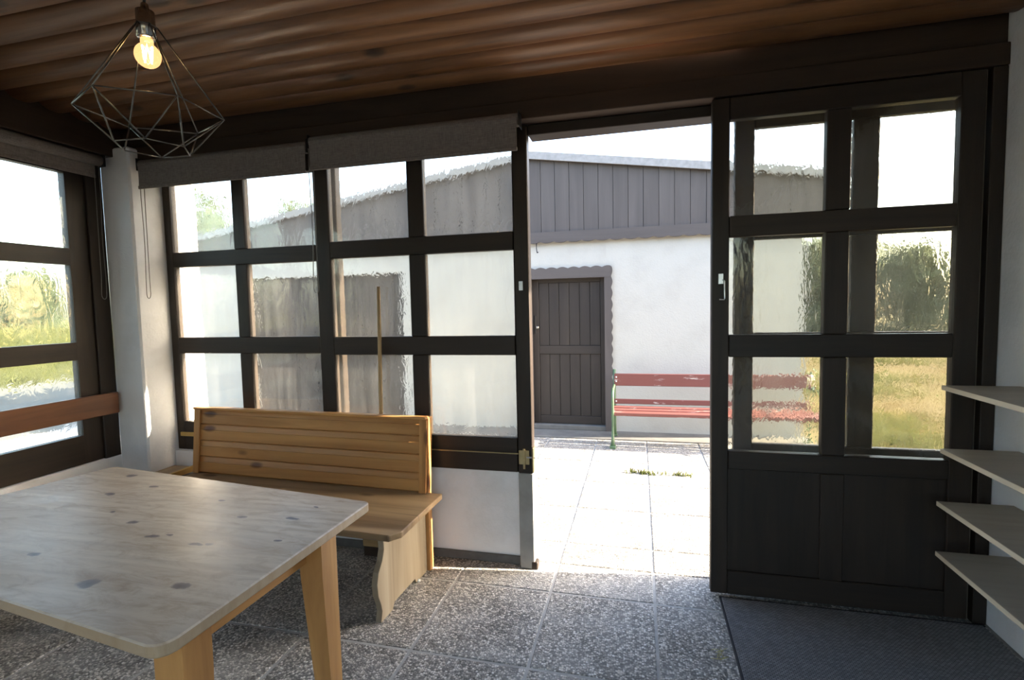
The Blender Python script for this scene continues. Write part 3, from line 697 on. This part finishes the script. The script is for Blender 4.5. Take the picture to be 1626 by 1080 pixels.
# garden bench with cast iron sides
gb = tag(empty('garden_bench', (-0.27, 2.98, 0.0)), 'weathered red slat garden bench with green iron legs by the shed wall', 'bench')
GL = 1.97
def slat(b, rot=0.0):
    o = box('slat', (-(GL-0.0)/2, (GL)/2, -b[1]/2, b[1]/2, -b[2]/2, b[2]/2), REDPAINT, gb, 0.005)
    o.location = (GL/2, b[3], b[4]); o.rotation_euler = (rot, 0, 0)
slat((0, 0.026, 0.135, 0.005, 0.66), -0.12)
slat((0, 0.026, 0.055, -0.035, 0.425), -0.15)
slat((0, 0.085, 0.03, -0.13, 0.372)); slat((0, 0.085, 0.03, -0.235, 0.365)); slat((0, 0.10, 0.036, -0.345, 0.355))
def iron_side(x):
    def P_(pts, r): return tube('iron_side', [(x, y, z) for (y, z) in pts], r, IRON, gb, seg=8)
    P_([(0.075, 0.014), (0.06, 0.16), (0.035, 0.34), (0.022, 0.45), (0.032, 0.60), (0.045, 0.77)], [0.020, 0.015, 0.018, 0.016, 0.015, 0.017])
    P_([(-0.42, 0.014), (-0.40, 0.10), (-0.375, 0.22), (-0.385, 0.33), (-0.40, 0.42), (-0.405, 0.52), (-0.39, 0.575), (-0.33, 0.60), (-0.20, 0.595), (-0.07, 0.60), (0.01, 0.60)], [0.022, 0.016, 0.013, 0.016, 0.014, 0.014, 0.015, 0.016, 0.014, 0.014, 0.014])
    P_([(-0.39, 0.325), (-0.20, 0.335), (0.02, 0.345)], 0.013)
    for y in (0.075, -0.42): box('foot', (x-0.03, x+0.03, y-0.035, y+0.035, 0.0125 if y > 0 else 0.0, 0.03), IRON, gb, 0.005)
    for (y, z) in ((-0.0165, 0.69), (-0.0115, 0.64), (-0.051, 0.428)):
        o = lathe('bolt', [(0.009, 0.0), (0.009, 0.003), (0.004, 0.006)], METAL, gb, (x+0.022 if x < 1 else x-0.022, y, z), 8); o.rotation_euler = (math.pi/2, 0, 0)
iron_side(0.0); iron_side(GL)

# weeds in the paving joint
def blades(name, n, area, h, mat, parent=None, loc=(0, 0, 0), w=0.008, zf=None, lean=0.5, seed=3):
    rnd = random.Random(seed); vs_, fs = [], []
    for i in range(n):
        x, y = area(rnd); z = zf(x, y) if zf else 0.0
        a = rnd.uniform(0, 6.283); hh = h*rnd.uniform(0.5, 1.3); l_ = rnd.uniform(0.1, lean)*hh; ww = w*rnd.uniform(.6, 1.4)
        b = rnd.uniform(0, 6.283); dx_, dy_ = math.cos(a)*ww, math.sin(a)*ww; ex, ey = math.cos(b)*l_, math.sin(b)*l_
        k = len(vs_)
        vs_ += [(x-dx_, y-dy_, z), (x+dx_, y+dy_, z), (x+ex*.35+dx_*.7, y+ey*.35+dy_*.7, z+hh*.6), (x+ex*.35-dx_*.7, y+ey*.35-dy_*.7, z+hh*.6), (x+ex, y+ey, z+hh)]
        fs += [(k, k+1, k+2, k+3), (k+3, k+2, k+4)]
    return mesh_obj(name, vs_, fs, mat, parent, loc)
def stuff(o, label, cat): o['kind'] = 'stuff'; return tag(o, label, cat)
def weed_area(r):
    c = r.choice(((0.0, .05), (0.06, .05), (0.10, .03), (0.42, .05), (0.38, .04), (0.22, .14)))
    return (r.gauss(c[0]-0.03, c[1]), 1.80+r.gauss(0, .018)-0.0)
stuff(blades('weeds', 130, weed_area, 0.035, GREENGRASS, None, (0, 0, 0.0), 0.006, lean=1.2), 'low green weeds in the joint of the sunlit terrace', 'weeds')

# dry lawn to the right
def rise(x, y): return -0.02
lawn = struct(mesh_obj('lawn', [(1.131, -8, -0.02), (60, -8, -0.02), (60, 60, -0.02), (1.131, 60, -0.02)], [(0, 1, 2, 3)], FIELD), 'dry yellow lawn')
def clear_of_house(x, y): return x > 2.06 or y < 2.3
def field(r):
    while True:
        y = 0.4 + 19.4*r.random()**1.8; x = 1.2 + (3.0+y*0.75)*r.random()
        if clear_of_house(x, y): return x, y
def field2(r):
    while True:
        c = r.choice(((1.75, 2.0), (1.55, 1.7), (2.35, 3.3), (3.2, 6.5), (3.9, 8.0), (2.6, 4.2), (5.5, 11), (7, 15), (10, 17), (9, 18)))
        x, y = r.gauss(c[0], .22+.05*c[1]), r.gauss(c[1], .3)
        if x > 1.2 and .4 < y < 19.8 and clear_of_house(x, y): return x, y
lg = blades('lawn_grass', 14000, field, 0.10, DRYGRASS, None, (0, 0, -0.02), 0.010, lean=0.9, seed=5)
gg = blades('green_tuft', 6000, field2, 0.13, GREENGRASS, None, (0, 0, -0.02), 0.010, lean=0.8, seed=6)
bm = bmesh.new(); bm.from_mesh(lg.data); n0 = len(bm.faces); bm.from_mesh(gg.data); bm.faces.ensure_lookup_table()
for f in bm.faces[n0:]: f.material_index = 1
bm.to_mesh(lg.data); bm.free(); lg.data.materials.append(GREENGRASS); bpy.data.objects.remove(gg)
stuff(lg, 'dry straw-coloured grass with green tufts right of the terrace', 'grass')

# ground to the left and behind
def bank(x): 
    t_ = min(1, max(0, (-x-13)/8)); return -0.03 + 1.1*t_*t_*(3-2*t_)
vs_, fs = [], []
xs = [-7.501, -9, -11, -13, -14, -15, -16, -17, -18, -19, -20, -21, -24, -60]
for i, x in enumerate(xs): vs_ += [(x, -30, bank(x)), (x, 60, bank(x))]
for i in range(len(xs)-1): fs.append((2*i, 2*i+1, 2*i+3, 2*i+2))
struct(mesh_obj('meadow', vs_, fs, MEADOW, smooth=True), 'grassy bank beyond the gravel')
struct(mesh_obj('gravel_yard', [(-13.2, -20, -0.015), (XL-0.145, -20, -0.015), (XL-0.145, 0.1, -0.015), (-7.5, 0.1, -0.015), (-7.5, 14, -0.015), (-13.2, 14, -0.015)], [(0, 1, 2, 3, 4, 5)], GRAVEL), 'pale gravel yard left of the house')
struct(mesh_obj('meadow_ground', [(-7.5, YW+0.03, -0.04), (1.13, YW+0.03, -0.04), (1.13, 60, -0.04), (-7.5, 60, -0.04)], [(0, 1, 2, 3)], MEADOW), 'meadow behind the shed')
struct(mesh_obj('gravel_ground', [(XL-0.145, -30, -0.03), (1.13, -30, -0.03), (1.13, YB-0.101, -0.03), (XL-0.145, YB-0.101, -0.03)], [(0, 1, 2, 3)], GRAVEL), 'gravel behind the room')
def lfield(r): return -13 - 6.4*r.random(), -8 + 20*r.random()
stuff(blades('bank_grass', 9000, lfield, 0.35, GREENGRASS, None, (0, 0, 0), 0.02, zf=lambda x, y: bank(x), lean=0.8, seed=8), 'yellow-green grass on the bank past the left windows', 'grass')

def bush(name, x, y, z, rx, ry, rz, n, mat, label, cat, leaf=0.09, seed=1, trunk=0.0, group=None):
    rnd = random.Random(seed); root = empty(name, (x, y, z))
    vs_, fs = [], []
    lobes = [(rnd.uniform(-.55, .55)*rx, rnd.uniform(-.55, .55)*ry, trunk+rz*(0.45+rnd.uniform(-.22, .75)), rnd.uniform(.35, .6)) for _ in range(12)]
    for i in range(n):
        lx, ly, lz, s = rnd.choice(lobes)
        u = Vector((rnd.gauss(0, 1), rnd.gauss(0, 1), rnd.gauss(0, 1))).normalized()*(0.55+0.5*rnd.random())
        p = Vector((lx+u.x*rx*s, ly+u.y*ry*s, max(0.03, lz+u.z*rz*s)))
        d1 = Vector((rnd.gauss(0, 1), rnd.gauss(0, 1), rnd.gauss(0, 1))).normalized(); d2 = d1.orthogonal().normalized()
        l_ = leaf*rnd.uniform(.6, 1.4); k = len(vs_)
        vs_ += [p-d1*l_, p+d2*l_*.45, p+d1*l_, p-d2*l_*.45]; fs.append((k, k+1, k+2, k+3))
    f = mesh_obj('foliage', vs_, fs, mat, root); f['kind'] = 'stuff'
    tube('stem', [(0, 0, -0.05), (0.02*rx, 0, (trunk+rz)*.4), (0.05*rx, 0.03, trunk+rz*.8)], [0.05+0.03*rz*.4, 0.05, 0.02], BARK, root, seg=8)
    return tag(root, label, cat, group)
hedge = [(4.6, 23.4, 1.4, 3.8), (8.0, 23.2, 1.42, 4.3), (11.4, 23.3, 1.4, 4.0), (14.9, 23.0, 1.44, 4.5), (18.3, 23.2, 1.4, 4.1), (21.8, 23.0, 1.42, 4.4), (6.3, 27.5, 1.6, 4.6), (10.2, 27.6, 1.6, 4.9), (14.1, 27.5, 1.6, 4.6), (18.0, 27.6, 1.6, 5.0), (21.9, 27.5, 1.6, 4.7)]
nm = ['half hidden by the shed', 'next to the shed corner', 'third from the shed', 'fourth from the shed and tallest', 'fifth from the shed', 'farthest from the shed', 'leftmost of the rear row', 'second of the rear row', 'middle of the rear row', 'fourth of the rear row', 'rightmost of the rear row']
for i, (x, y, r, h) in enumerate(hedge):
    bush('hedge_bush', x, y, -0.03, r, r, h*.62, 3600, LEAF, 'grey-green hedge bush beyond the lawn, %s' % nm[i], 'bush', 0.20, 20+i, group='hedge beyond the lawn')
lb_ = [(-22, -0.6, 1.6, 2.6), (-22, 3.3, 1.6, 2.2), (-22, 7.2, 1.6, 2.9), (-22, 11.1, 1.6, 2.4), (-22, -4.5, 1.6, 2.6)]
nl = ['lightest', 'lowest', 'tallest', 'rightmost', 'leftmost']
for i, (x, y, r, h) in enumerate(lb_):
    bush('bank_bush', x, y, bank(x)-0.03, r*.8, r, h*.62, 2600, LEAF_LIGHT, 'light green bush on the bank past the left windows, %s of the row' % nl[i], 'bush', 0.15, 40+i, group='bushes on the bank')
for i, (x, y, r, h, t_) in enumerate(((-17.6, 15.5, 2.0, 5.2, 1.8), (-12.6, 15, 2.0, 4.9, 1.8))):
    bush('garden_tree', x, y, -0.04, r, r, h*.6, 4500, LEAF_LIGHT, ('pale green tree standing farther left behind the shed', 'pale green tree just above the left slope of the shed roof')[i], 'tree', 0.15, 60+i, trunk=t_)
